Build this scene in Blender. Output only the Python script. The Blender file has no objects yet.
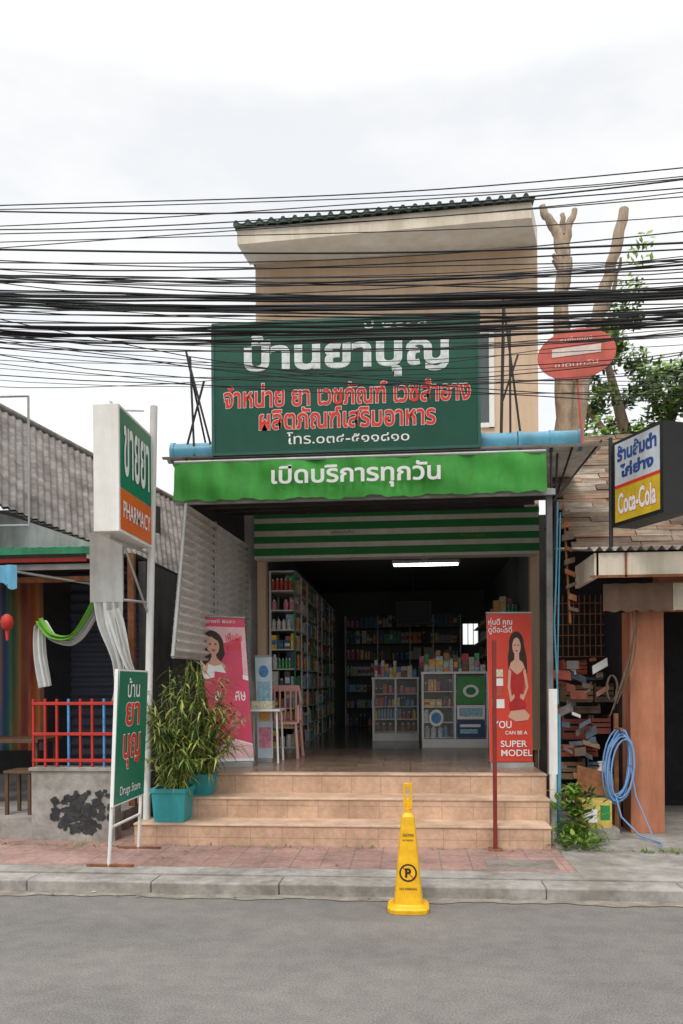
import bpy, math, random
from mathutils import Vector, Matrix
random.seed(7)
R=random.random
def U(a,b): return a+(b-a)*random.random()
scn=bpy.context.scene
# ---------------------------------------------------------------- materials
def mat(name,col,rough=.7,var=.18,scale=5.,bump=0.,metal=0.,stain=0.,stretch=(1,1,1),stscale=1.2,ststretch=(2.5,2.5,.35),emit=0.,spec=.4):
    m=bpy.data.materials.new(name); m.use_nodes=True
    nt=m.node_tree; N=nt.nodes; L=nt.links
    b=N['Principled BSDF']; b.inputs['Roughness'].default_value=rough; b.inputs['Metallic'].default_value=metal
    b.inputs['Specular IOR Level'].default_value=spec
    tc=N.new('ShaderNodeTexCoord'); mp=N.new('ShaderNodeMapping'); mp.inputs['Scale'].default_value=stretch
    L.new(tc.outputs['Object'],mp.inputs['Vector'])
    nz=N.new('ShaderNodeTexNoise'); nz.inputs['Scale'].default_value=scale; nz.inputs['Detail'].default_value=1 if scale>=12 else 4; nz.inputs['Roughness'].default_value=.65
    L.new(mp.outputs[0],nz.inputs['Vector'])
    cr=N.new('ShaderNodeValToRGB'); cr.color_ramp.elements[0].position=.3; cr.color_ramp.elements[1].position=.7
    cr.color_ramp.elements[0].color=tuple(c*(1-var) for c in col)+(1,)
    cr.color_ramp.elements[1].color=tuple(min(1,c*(1+var)) for c in col)+(1,)
    L.new(nz.outputs['Fac'],cr.inputs[0]); out=cr.outputs[0]
    if stain>0:
        mp2=N.new('ShaderNodeMapping'); mp2.inputs['Scale'].default_value=ststretch; L.new(tc.outputs['Object'],mp2.inputs['Vector'])
        n2=N.new('ShaderNodeTexNoise'); n2.inputs['Scale'].default_value=stscale; n2.inputs['Detail'].default_value=6; n2.inputs['Roughness'].default_value=.7
        L.new(mp2.outputs[0],n2.inputs['Vector'])
        c2=N.new('ShaderNodeValToRGB'); c2.color_ramp.elements[0].position=.38; c2.color_ramp.elements[1].position=.62
        k=1-stain; c2.color_ramp.elements[0].color=(k,k*.96,k*.9,1); c2.color_ramp.elements[1].color=(1,1,1,1)
        L.new(n2.outputs['Fac'],c2.inputs[0])
        mx=N.new('ShaderNodeMixRGB'); mx.blend_type='MULTIPLY'; mx.inputs[0].default_value=1
        L.new(out,mx.inputs[1]); L.new(c2.outputs[0],mx.inputs[2]); out=mx.outputs[0]
    L.new(out,b.inputs['Base Color'])
    if bump>0:
        bp=N.new('ShaderNodeBump'); bp.inputs['Strength'].default_value=bump; bp.inputs['Distance'].default_value=.02
        L.new(nz.outputs['Fac'],bp.inputs['Height']); L.new(bp.outputs[0],b.inputs['Normal'])
    if emit>0:
        b.inputs['Emission Color'].default_value=(1,1,.97,1); b.inputs['Emission Strength'].default_value=emit
    return m
def tile(name,c1,c2,mort,w,h,rough=.5,offset=0.,msize=.006,dirt=.3,bump=.3,dscale=2.2):
    m=bpy.data.materials.new(name); m.use_nodes=True; nt=m.node_tree; N=nt.nodes; L=nt.links
    b=N['Principled BSDF']; b.inputs['Roughness'].default_value=rough
    tc=N.new('ShaderNodeTexCoord'); sp=N.new('ShaderNodeSeparateXYZ'); L.new(tc.outputs['Object'],sp.inputs[0])
    ad=N.new('ShaderNodeMath'); L.new(sp.outputs[1],ad.inputs[0]); L.new(sp.outputs[2],ad.inputs[1])
    cb=N.new('ShaderNodeCombineXYZ'); L.new(sp.outputs[0],cb.inputs[0]); L.new(ad.outputs[0],cb.inputs[1])
    br=N.new('ShaderNodeTexBrick'); br.offset=offset; br.inputs['Scale'].default_value=1
    br.inputs['Brick Width'].default_value=w; br.inputs['Row Height'].default_value=h; br.inputs['Mortar Size'].default_value=msize
    br.inputs['Mortar Smooth'].default_value=.3
    br.inputs['Color1'].default_value=c1+(1,); br.inputs['Color2'].default_value=c2+(1,); br.inputs['Mortar'].default_value=mort+(1,)
    L.new(cb.outputs[0],br.inputs['Vector'])
    def nr(sc,p0,c0,p1,c1_):
        nz=N.new('ShaderNodeTexNoise'); nz.inputs['Scale'].default_value=sc; nz.inputs['Detail'].default_value=6; nz.inputs['Roughness'].default_value=.72
        L.new(tc.outputs['Object'],nz.inputs['Vector'])
        cr=N.new('ShaderNodeValToRGB'); cr.color_ramp.elements[0].position=p0; cr.color_ramp.elements[1].position=p1
        cr.color_ramp.elements[0].color=c0; cr.color_ramp.elements[1].color=c1_; L.new(nz.outputs['Fac'],cr.inputs[0]); return cr
    k=1-dirt
    a=nr(dscale,.35,(k,k*.97,k*.93,1),.62,(1.05,1.05,1.05,1)); c=nr(dscale*9,.4,(1-dirt*.5,)*3+(1,),.6,(1.03,)*3+(1,))
    mx=N.new('ShaderNodeMixRGB'); mx.blend_type='MULTIPLY'; mx.inputs[0].default_value=1
    L.new(br.outputs['Color'],mx.inputs[1]); L.new(a.outputs[0],mx.inputs[2])
    m2=N.new('ShaderNodeMixRGB'); m2.blend_type='MULTIPLY'; m2.inputs[0].default_value=1
    L.new(mx.outputs[0],m2.inputs[1]); L.new(c.outputs[0],m2.inputs[2]); L.new(m2.outputs[0],b.inputs['Base Color'])
    bp=N.new('ShaderNodeBump'); bp.inputs['Strength'].default_value=bump; bp.inputs['Distance'].default_value=.004; bp.invert=True
    L.new(br.outputs['Fac'],bp.inputs['Height']); L.new(bp.outputs[0],b.inputs['Normal'])
    return m
# ---------------------------------------------------------------- builders
def grp(name,loc=(0,0,0)):
    e=bpy.data.objects.new(name,None); e.location=loc; e.empty_display_size=.2
    scn.collection.objects.link(e); return e
def adopt(ob,parent):
    if parent is not None:
        ob.parent=parent; ob.matrix_parent_inverse=Matrix.Translation(parent.location).inverted()
class M:
    def __init__(s,name,parent=None): s.name=name; s.p=parent; s.v=[]; s.f=[]; s.mi=[]; s.mats=[]; s.sm=[]
    def mid(s,m):
        if m not in s.mats: s.mats.append(m)
        return s.mats.index(m)
    def add(s,vs,fs,m,smooth=False):
        o=len(s.v); s.v+= [tuple(v) for v in vs]; k=s.mid(m)
        for f in fs: s.f.append(tuple(i+o for i in f)); s.mi.append(k); s.sm.append(smooth)
        return s
    def box(s,x0,x1,y0,y1,z0,z1,m):
        v=[(x0,y0,z0),(x1,y0,z0),(x1,y1,z0),(x0,y1,z0),(x0,y0,z1),(x1,y0,z1),(x1,y1,z1),(x0,y1,z1)]
        return s.add(v,[(0,3,2,1),(4,5,6,7),(0,1,5,4),(1,2,6,5),(2,3,7,6),(3,0,4,7)],m)
    def obox(s,c,u,v,w,hu,hv,hw,m):
        c=Vector(c); u=Vector(u).normalized()*hu; v=Vector(v).normalized()*hv; w=Vector(w).normalized()*hw
        P=[c+a*u+b*v+d*w for d in(-1,1) for a,b in((-1,-1),(1,-1),(1,1),(-1,1))]
        return s.add(P,[(0,3,2,1),(4,5,6,7),(0,1,5,4),(1,2,6,5),(2,3,7,6),(3,0,4,7)],m)
    def poly(s,pts,m): return s.add(pts,[tuple(range(len(pts)))],m)
    def cyl(s,a,b,r0,r1=None,m=None,seg=10,caps=True):
        return s.tube([a,b],[r0,r0 if r1 is None else r1],m,seg,caps)
    def tube(s,pts,rad,m,seg=8,caps=True):
        pts=[Vector(p) for p in pts]; n=len(pts)
        if not hasattr(rad,'__len__'): rad=[rad]*n
        vs=[];fs=[]; ref=None
        for i,p in enumerate(pts):
            t=(pts[min(i+1,n-1)]-pts[max(i-1,0)])
            t=t.normalized() if t.length>1e-9 else Vector((0,0,1))
            if ref is None: ref=Vector((0,0,1)) if abs(t.z)<.9 else Vector((1,0,0))
            a=t.cross(ref); a=a.normalized() if a.length>1e-6 else t.orthogonal().normalized()
            b=t.cross(a).normalized()
            for k in range(seg):
                an=2*math.pi*k/seg; vs.append(p+(a*math.cos(an)+b*math.sin(an))*rad[i])
        for i in range(n-1):
            for k in range(seg):
                k2=(k+1)%seg; fs.append((i*seg+k,i*seg+k2,(i+1)*seg+k2,(i+1)*seg+k))
        s.add(vs,fs,m,True)
        if caps:
            s.add(vs[:seg],[tuple(range(seg))],m); s.add(vs[-seg:],[tuple(range(seg))],m)
        return s
    def grid(s,fn,nu,nv,m,smooth=True):
        vs=[fn(i/nu,j/nv) for j in range(nv+1) for i in range(nu+1)]
        fs=[(j*(nu+1)+i,j*(nu+1)+i+1,(j+1)*(nu+1)+i+1,(j+1)*(nu+1)+i) for j in range(nv) for i in range(nu)]
        return s.add(vs,fs,m,smooth)
    def corr(s,A,B,C,D,waves,amp,m,spw=6,nv=1):
        A,B,C,D=map(Vector,(A,B,C,D)); n=(B-A).cross(D-A).normalized()
        def fn(u,v):
            return (A*(1-u)+B*u)*(1-v)+(D*(1-u)+C*u)*v+n*(amp*math.sin(2*math.pi*waves*u))
        return s.grid(fn,int(waves*spw),nv,m)
    def disc(s,c,u,v,ru,rv,m,seg=28):
        c=Vector(c);u=Vector(u);v=Vector(v)
        return s.poly([c+u*(ru*math.cos(2*math.pi*k/seg))+v*(rv*math.sin(2*math.pi*k/seg)) for k in range(seg)],m)
    def done(s,bevel=0):
        me=bpy.data.meshes.new(s.name); me.from_pydata(s.v,[],s.f)
        for m in s.mats: me.materials.append(m)
        me.polygons.foreach_set('material_index',s.mi); me.polygons.foreach_set('use_smooth',s.sm); me.update()
        ob=bpy.data.objects.new(s.name,me); scn.collection.objects.link(ob); adopt(ob,s.p)
        if bevel: 
            bm=ob.modifiers.new('bevel','BEVEL'); bm.width=bevel; bm.segments=2; bm.limit_method='ANGLE'
        return ob
def text(name,body,c,u,v,w,h,m,parent,offset=0.,outline=None,ol=.03,lift=.004):
    """lettering fitted in a w x h rectangle centred at c on the plane (u,v)"""
    def mk(off):
        cu=bpy.data.curves.new('t','FONT'); cu.body=body; cu.size=1; cu.offset=off; cu.resolution_u=3; cu.align_x='LEFT'
        ob=bpy.data.objects.new('t',cu); scn.collection.objects.link(ob)
        bpy.context.view_layer.update()
        dg=bpy.context.evaluated_depsgraph_get()
        me=bpy.data.meshes.new_from_object(ob.evaluated_get(dg)); bpy.data.objects.remove(ob); return me
    u=Vector(u).normalized(); v=Vector(v).normalized(); n=u.cross(v); c=Vector(c)
    base=mk(offset)
    xs=[q.co.x for q in base.vertices]; ys=[q.co.y for q in base.vertices]
    if not xs: return
    x0,x1,y0,y1=min(xs),max(xs),min(ys),max(ys); sx=w/(x1-x0); sy=h/(y1-y0)
    def place(me,nm,mm,lf):
        for q in me.vertices:
            q.co=c+u*((q.co.x-(x0+x1)/2)*sx)+v*((q.co.y-(y0+y1)/2)*sy)+n*lf
        me.materials.clear(); me.materials.append(mm)
        o=bpy.data.objects.new(nm,me); scn.collection.objects.link(o); adopt(o,parent)
    place(base,name,m,lift)
    if outline: place(mk(offset+ol),name+'_outline',outline,lift*.5)
X=Vector((1,0,0)); Y=Vector((0,1,0)); Z=Vector((0,0,1))
# ---------------------------------------------------------------- palette
beige=mat('painted_beige_wall',(.64,.48,.35),.85,.05,3,.1,stain=.15)
cream=mat('cream_paint',(.72,.65,.54),.7,.08,4,stain=.25)
white=mat('white_paint',(.74,.74,.72),.5,.06,6,stain=.12)
whitep=mat('white_plastic',(.78,.78,.76),.35,.03)
roofgreen=mat('dark_green_roof_tile',(.02,.05,.03),.6,.3)
signgreen=mat('dark_green_sign',(.008,.085,.055),.35,.1,2,stain=.15)
canvas=mat('green_canvas',(.045,.31,.04),.7,.12,7,.15,stain=.25)
stripe_g=mat('stripe_green',(.02,.22,.06),.5,.12)
bluepipe=mat('blue_plastic',(.10,.33,.48),.4,.15,6,stain=.3)
dkmetal=mat('dark_metal',(.03,.03,.032),.5,.3)
galv=mat('galvanised_metal',(.42,.43,.43),.45,.12,6,metal=.3,stain=.2)
shut=mat('shutter_slats',(.72,.72,.70),.5,.1,4,stain=.3)
rust=mat('rust',(.22,.09,.04),.9,.4,9,.3)
redp=mat('red_paint',(.45,.03,.02),.55,.15,6)
redl=mat('red_letter',(.66,.035,.02),.5,.05)
silver=mat('silver_letter',(.60,.65,.64),.4,.25,11,metal=.1)
wl=mat('white_letter',(.8,.8,.78),.5,.03)
black=mat('black_paint',(.012,.012,.012),.5,.2)
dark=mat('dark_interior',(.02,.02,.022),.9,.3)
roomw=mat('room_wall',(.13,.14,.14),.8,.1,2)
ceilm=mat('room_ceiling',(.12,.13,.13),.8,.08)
steptile=tile('peach_step_tile',(.62,.41,.28),(.57,.375,.26),(.40,.28,.2),.3,.2,.45,0,.004,.28)
porchtile=tile('porch_floor_tile',(.34,.24,.18),(.29,.2,.15),(.15,.1,.08),.3,.3,.25,0,.005,.3)
nosing=mat('step_nosing',(.68,.49,.36),.5,.1,8,stain=.35,ststretch=(1,1,1),stscale=3)
yellow=mat('yellow_plastic',(.82,.46,.01),.4,.05,5,stain=.18,ststretch=(4,4,4),stscale=3)
teal=mat('turquoise_pot',(.04,.36,.40),.45,.1,5,stain=.25)
tubewhite=mat('white_pvc',(.72,.73,.72),.4,.05,stain=.2)
concrete=mat('concrete',(.34,.325,.30),.9,.18,7,.4,stain=.4,ststretch=(1.2,1.2,1.2),stscale=2)
concl=mat('kerb_concrete',(.34,.325,.30),.9,.2,9,.4,stain=.4,ststretch=(1,1,1),stscale=2.5)
terra=mat('terracotta_paint',(.52,.21,.12),.8,.1,4,.1,stain=.35)
# ---------------------------------------------------------------- world + sun
w=bpy.data.worlds.new('World'); scn.world=w; w.use_nodes=True
N=w.node_tree.nodes; L=w.node_tree.links; bg=N['Background']; bg.inputs[1].default_value=.1
sky=N.new('ShaderNodeTexSky'); sky.sky_type='NISHITA'; sky.sun_disc=False
SE,SR=math.radians(58),math.radians(200)
sky.sun_elevation=SE; sky.sun_rotation=SR
tc=N.new('ShaderNodeTexCoord'); sp=N.new('ShaderNodeSeparateXYZ'); L.new(tc.outputs['Generated'],sp.inputs[0])
ramp=N.new('ShaderNodeValToRGB'); e=ramp.color_ramp.elements
e[0].position=0; e[0].color=(1.05,1.05,1.05,1); e[1].position=1; e[1].color=(3.3,3.3,3.3,1)
for p_,c_ in((.3,1.12),(.6,1.02),(.75,1.8)):
    q=e.new(p_); q.color=(c_,c_,c_,1)
L.new(sp.outputs[2],ramp.inputs[0])
mp=N.new('ShaderNodeMapping'); mp.inputs['Scale'].default_value=(1.2,1.2,3.2); L.new(tc.outputs['Generated'],mp.inputs[0])
nz=N.new('ShaderNodeTexNoise'); nz.inputs['Scale'].default_value=2.6; nz.inputs['Detail'].default_value=5; nz.inputs['Roughness'].default_value=.55
L.new(mp.outputs[0],nz.inputs['Vector'])
cr=N.new('ShaderNodeValToRGB'); cr.color_ramp.elements[0].position=.36; cr.color_ramp.elements[1].position=.58
cr.color_ramp.elements[0].color=(8.9,9.1,9.4,1); cr.color_ramp.elements[1].color=(10.4,10.35,10.3,1)
L.new(nz.outputs['Fac'],cr.inputs[0])
mul=N.new('ShaderNodeMixRGB'); mul.blend_type='MULTIPLY'; mul.inputs[0].default_value=1
L.new(ramp.outputs[0],mul.inputs[1]); L.new(cr.outputs[0],mul.inputs[2])
mx=N.new('ShaderNodeMixRGB'); mx.inputs[0].default_value=.95; L.new(sky.outputs[0],mx.inputs[1]); L.new(mul.outputs[0],mx.inputs[2])
L.new(mx.outputs[0],bg.inputs[0])
sl=bpy.data.lights.new('sun','SUN'); sl.energy=1.5; sl.angle=math.radians(14); sl.color=(1,.94,.86)
so=bpy.data.objects.new('sun',sl); scn.collection.objects.link(so)
sd=Vector((-.25,-.85,1.15)).normalized(); so.rotation_euler=(-sd).to_track_quat('-Z','Y').to_euler(); so.location=(0,-5,20)
# ---------------------------------------------------------------- ground, road, pavement
g=M('ground'); g.poly([(-300,-300,-.03),(300,-300,-.03),(300,500,-.03),(-300,500,-.03)],mat('earth',(.16,.14,.11),.95,.3,.5)); g.done()
def asphalt():
    m=bpy.data.materials.new('asphalt'); m.use_nodes=True; nt=m.node_tree; N=nt.nodes; L=nt.links
    b=N['Principled BSDF']; b.inputs['Roughness'].default_value=.85
    tc=N.new('ShaderNodeTexCoord')
    def noise(sc,det,stretch=(1,1,1),ro=.6):
        mp=N.new('ShaderNodeMapping'); mp.inputs['Scale'].default_value=stretch; L.new(tc.outputs['Object'],mp.inputs[0])
        n=N.new('ShaderNodeTexNoise'); n.inputs['Scale'].default_value=sc; n.inputs['Detail'].default_value=det; n.inputs['Roughness'].default_value=ro
        L.new(mp.outputs[0],n.inputs['Vector']); return n
    def rampf(n,p0,c0,p1,c1):
        r=N.new('ShaderNodeValToRGB'); r.color_ramp.elements[0].position=p0; r.color_ramp.elements[1].position=p1
        r.color_ramp.elements[0].color=c0+(1,); r.color_ramp.elements[1].color=c1+(1,); L.new(n.outputs[0],r.inputs[0]); return r
    a=rampf(noise(95,4,ro=.9),.36,(.075,.070,.064),.66,(.27,.258,.24))
    b2=rampf(noise(.7,7,(.6,1.3,1)),.38,(.86,.86,.86),.62,(1.1,1.09,1.07))
    c=rampf(noise(6,8,(1,1.2,1)),.42,(.90,.90,.90),.58,(1.04,1.04,1.03))
    x=N.new('ShaderNodeMixRGB'); x.blend_type='MULTIPLY'; x.inputs[0].default_value=1; L.new(a.outputs[0],x.inputs[1]); L.new(b2.outputs[0],x.inputs[2])
    y=N.new('ShaderNodeMixRGB'); y.blend_type='MULTIPLY'; y.inputs[0].default_value=1; L.new(x.outputs[0],y.inputs[1]); L.new(c.outputs[0],y.inputs[2])
    L.new(y.outputs[0],b.inputs['Base Color'])
    bp=N.new('ShaderNodeBump'); bp.inputs['Strength'].default_value=.5; bp.inputs['Distance'].default_value=.006
    L.new(a.outputs[0],bp.inputs['Height']); L.new(bp.outputs[0],b.inputs['Normal']); return m
road=M('road'); road.poly([(-60,-3,0),(60,-3,0),(60,5.88,0),(-60,5.88,0)],asphalt()); road.done()
dust=mat('gutter_dust',(.26,.235,.205),.95,.3,9,.3,stain=.3,ststretch=(1,3,1),stscale=4)
gt=M('gutter_dirt'); 
gt.grid(lambda u,v:(-12+24*u, (5.76+.022*math.sin(u*97)+.02*math.sin(u*231+1)+.012*math.sin(u*613))*(1-v)+5.885*v,.005),400,1,dust,False); gt.done()
pink=tile('pavement_tile',(.44,.265,.225),(.38,.245,.215),(.26,.20,.17),.25,.25,.85,0,.007,.42)
pv=M('pavement'); pv.box(-30,1.32,6.36,12,-.02,.1,pink); pv.box(1.325,30,6.121,12,-.02,.098,concrete); pv.box(-30,1.324,6.121,6.358,-.02,.097,concl); pv.done()
kb=M('kerb')
x=-14
while x<14:
    kb.box(x,x+.994,5.88+U(-.003,.003),6.118,-.02,.090+U(-.003,.003),concl); x+=1.0
kb.done(.012)
dr=M('manhole_cover'); dr.box(.62,1.2,6.42,6.75,.09,.106,mat('old_concrete',(.26,.24,.22),.9,.25,8,.4,stain=.3,ststretch=(1,1,1)));dr.done(.006)
lt=M('litter')
for i in range(34):
    x_=U(-3.6,2.2); y_=random.choice([U(5.74,5.86),U(6.9,7.2),U(6.2,7.1)]); z_=.012 if y_<5.87 else .106
    a=U(0,3); s_=U(.01,.025); lt.poly([(x_+s_*math.cos(a+k*1.57)*(1 if k%2 else .5),y_+s_*math.sin(a+k*1.57)*(1 if k%2 else .5),z_+U(0,.006)) for k in range(4)],[dust,rust,wl][i%3 if i%7==0 else i%2])
lt.done()
# ---------------------------------------------------------------- pharmacy building
B=grp('pharmacy_building',(-.25,12.5,0))
st=M('steps',B)
for (x0,x1,y0,y1,z) in ((-2.62,1.27,7.23,7.58,.3),(-2.5,1.32,7.58,7.93,.5)):
    st.box(x0,x1,y0,y1+.0,.0,z-.02,steptile); st.box(x0-.005,x1+.005,y0-.012,y1-.001,z-.02,z,nosing)
st.box(-2.45,1.35,7.93,10.8,.0,.68,steptile); st.box(-2.455,1.355,7.918,8.05,.68,.7,nosing); st.box(-2.45,1.35,8.051,10.95,.68,.702,porchtile)
st.done(.004)
wl_=M('walls',B)
XL,XR=-2.12,1.76
wl_.box(XL,XR,10.8,10.95,3.94,7.60,beige)
wl_.box(XL,XL+.12,10.8,10.95,.7,3.94,beige); wl_.box(XR-.12,XR,10.8,10.95,.7,3.94,beige)
wl_.box(XL,XL+.1,10.951,18,.1,7.6,beige); wl_.box(XR-.05,XR,10.951,18,.1,7.6,beige)
plaster=mat('grey_plaster',(.17,.165,.155),.9,.2,4,.2,stain=.4)
wl_.box(-2.60,XL-.002,10.82,10.93,.1,4.1,plaster); wl_.box(XR+.002,2.2,10.82,10.93,.1,3.9,plaster)
# back wall with a small window opening
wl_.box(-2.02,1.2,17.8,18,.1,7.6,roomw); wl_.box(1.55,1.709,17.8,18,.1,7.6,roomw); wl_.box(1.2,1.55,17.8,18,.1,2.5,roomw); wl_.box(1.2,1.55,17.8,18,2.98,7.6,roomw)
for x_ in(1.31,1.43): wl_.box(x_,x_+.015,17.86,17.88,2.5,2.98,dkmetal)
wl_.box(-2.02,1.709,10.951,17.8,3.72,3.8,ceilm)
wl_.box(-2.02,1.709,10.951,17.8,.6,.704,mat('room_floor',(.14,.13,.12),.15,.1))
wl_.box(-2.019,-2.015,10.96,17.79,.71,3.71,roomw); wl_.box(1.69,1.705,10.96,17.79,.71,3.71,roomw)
wl_.done()
hd=M('shutter_box',B)
hd.box(-2.11,1.72,10.55,10.79,3.33,3.97,white)
for a,b_ in((3.37,3.47),(3.54,3.63),(3.71,3.81),(3.88,3.95)): hd.box(-2.112,1.722,10.543,10.56,a,b_,stripe_g)
hd.done()
text('header_label','เปิดทุกวัน',(-.9,10.55,3.67),X,Z,.3,.05,black,B,lift=.012)
text('header_label_b','Pharmacy',(.85,10.54,3.585),X,Z,.32,.05,mat('olive',(.3,.3,.03)),B,lift=.012)
# roof: pitches slightly along its width as built
rf=M('roof',B)
def rz(x): return .035*(x+.3)
xa,xb=-2.2,1.56
rf.poly([(xa,10.0,7.40+rz(xa)),(xb,10.0,7.40+rz(xb)),(xb,10.0,7.60+rz(xb)),(xa,10.0,7.60+rz(xa))],cream)
rf.poly([(xa,10.002,7.40+rz(xa)),(xb,10.002,7.40+rz(xb)),(XR,10.8,7.56),(xa,10.8,7.5)],white)
rf.poly([(xa,10.001,7.40+rz(xa)),(xa,10.001,7.6+rz(xa)),(xa,10.8,7.72+rz(xa)),(xa,10.8,7.5)],cream)
rf.poly([(xb,10.001,7.40+rz(xb)),(xb,10.001,7.6+rz(xb)),(XR,10.8,7.78),(XR,10.8,7.56)],cream)
for dz in(0,-.025):
    rf.corr((xa-.04,9.94,7.645+rz(xa)+dz),(xb+.04,9.94,7.645+rz(xb)+dz),(xb+.2,18.2,8.9+dz),(xa-.04,18.2,8.8+dz),25,.026,roofgreen)
rf.corr((xa-.04,9.94,7.60+rz(xa)),(xb+.04,9.94,7.60+rz(xb)),(xb+.04,9.945,7.645+rz(xb)),(xa-.04,9.945,7.645+rz(xa)),25,.012,roofgreen)
for i in range(25):
    x_=xa-.04+(xb-xa+.08)*(i+.25)/25; rf.cyl((x_,9.935,7.645+rz(x_)),(x_,10.2,7.685+rz(x_)),.033,None,roofgreen,10)
rf.box(XL,XR,10.95,18,7.6,7.65,cream)
rf.done()
wd=M('upper_window',B)
for x0,x1 in((.16,.2),(.64,.68),(1.10,1.17)): wd.box(x0,x1,10.76,10.80,5.1,6.45,white)
wd.box(.16,1.17,10.765,10.80,6.38,6.45,white); wd.box(.16,1.17,10.765,10.8,5.1,5.16,white)
wd.box(.2,1.10,10.785,10.797,5.16,6.38,mat('window_glass',(.08,.1,.1),.1,.1)); wd.done()
# ---- awning
aw=grp('shop_awning',(-.5,8,3.8))
s1=M('canvas_strip',aw)
def cf(u,v):
    x_=-2.36+3.69*u; z=3.46+.385*v
    z+= (0.008*math.sin(u*38)+.007*math.sin(u*91+2)+.004*math.sin(u*203))*(1-v) + .004*math.sin(u*50)*v - .012*math.sin(u*math.pi)*(1-v)
    return (x_,7.66+.02*math.sin(u*31+v*2)+.012*math.sin(u*77+v*3)+.008*math.sin(u*19+v*7)+.05*v,z)
s1.grid(cf,170,10,canvas)
s1.cyl((-2.36,7.73,3.86),(1.33,7.73,3.86),.018,None,galv,8)
s1.done()
so1=M('soffit',aw)
so1.corr((-2.36,7.78,3.50),(-2.36,10.54,3.99),(1.42,10.54,3.99),(1.42,7.78,3.50),20,.022,shut)
so1.corr((-2.5,7.75,3.93),(-2.5,10.75,4.12),(1.9,10.75,4.12),(1.9,7.75,3.93),16,.02,shut)
for y in(8.2,9.0,9.8): so1.box(-2.36,1.42,y,y+.04,3.5+(y-7.78)*.17-.07,3.5+(y-7.78)*.17-.03,dkmetal)
so1.box(-2.36,1.42,7.74,7.78,3.44,3.50,galv)
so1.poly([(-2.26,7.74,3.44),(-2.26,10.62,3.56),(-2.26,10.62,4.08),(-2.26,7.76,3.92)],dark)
so1.done()
sp1=M('side_panel',aw)
A,Bp,C,D=(-2.24,7.25,1.88),(-2.24,7.72,3.44),(-2.24,10.7,3.56),(-2.24,10.7,1.92)
sp1.corr(A,Bp,C,D,18,.03,shut); sp1.cyl(A,Bp,.02,None,galv); sp1.cyl(D,C,.02,None,galv); sp1.cyl(A,D,.018,None,galv)
sp1.cyl((-2.24,8.9,.7),(-2.24,8.9,3.5),.022,None,galv); sp1.done()
pp=M('roller_pipe',aw)
pp.cyl((-2.47,7.98,4.02),(1.70,7.98,4.02),.07,None,bluepipe,16)
for a,b_ in((-2.45,-2.02),(.72,1.08),(1.11,1.68)): pp.cyl((a,7.98,4.03),(b_,7.98,4.03),.098,None,bluepipe,18)
for a in(-2.46,-2.03,.73,1.09,1.4,1.68): pp.cyl((a,7.98,4.03),(a+.04,7.98,4.03),.108,None,bluepipe,18)
pp.done()
fr=M('frame',aw)
for pts in [((-2.28,7.9,5.05),(-2.02,7.9,4.05)),((-2.24,7.9,5.0),(-2.2,7.9,3.95)),((-2.28,7.9,5.05),(-2.2,8.6,4.0)),((-2.1,7.92,4.75),(-2.28,7.92,4.1)),
            ((.95,7.95,5.5),(1.12,7.95,4.1)),((.96,7.95,5.1),(.93,7.95,4.0)),((1.02,7.95,5.15),(1.02,7.95,3.98)),((.93,7.95,4.4),(1.1,7.95,4.9)),((.96,7.95,5.5),(1.1,9.6,4.05)),
            ((1.40,7.85,.7),(1.40,7.85,3.95)),((1.48,7.95,3.9),(1.43,8.05,2.3)),((1.62,7.9,3.95),(1.5,8.8,3.3)),((1.9,7.9,4.0),(1.42,7.95,3.4))]:
    fr.cyl(pts[0],pts[1],.012,None,dkmetal,6)
fr.box(1.345,1.40,7.80,7.86,.7,3.5,mat('grey_post',(.16,.16,.16),.6,.3,stain=.3)); fr.done()
# ---------------------------------------------------------------- signboard
SG=grp('shop_signboard',(-.65,7.75,4.6))
s=M('board',SG); s.box(-1.95,.685,7.74,7.82,3.94,5.23,signgreen)
fm=mat('board_edge',(.03,.11,.09),.5)
for a in((-1.97,.705,7.73,7.83,5.225,5.25),(-1.97,.705,7.73,7.83,3.918,3.945)): s.box(*a,fm)
for a in((-1.975,-1.945,7.73,7.83,3.945,5.225),(.68,.707,7.73,7.83,3.945,5.225)): s.box(*a,fm)
for x0 in(-1.7,-.6,.4): s.box(x0,x0+.04,7.83,7.87,3.9,5.2,galv)
s.done()
f=7.739
text('shop_name','บ้านยาบุญ',(-.62,f,4.885),X,Z,2.03,.46,silver,SG,.022,wl,.012)
text('line_1','จำหน่าย ยา เวชภัณฑ์ เวชสำอาง',(-.62,f,4.51),X,Z,2.46,.24,redl,SG,.022,wl,.02)
text('line_2','ผลิตภัณฑ์เสริมอาหาร',(-.61,f,4.27),X,Z,1.76,.22,redl,SG,.022,wl,.02)
text('phone_line','โทร.๐๓๔-๕๑๑๘๑๐',(-.60,f,4.07),X,Z,1.22,.12,wl,SG,.004)
text('small_line','ปี ๒๕๕๕',(-.12,f,5.17),X,Z,.62,.07,silver,SG,.01)
text('canvas_lettering','เปิดบริการทุกวัน',(-.52,7.625,3.655),X,Z,1.66,.25,wl,aw,.022)
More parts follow.
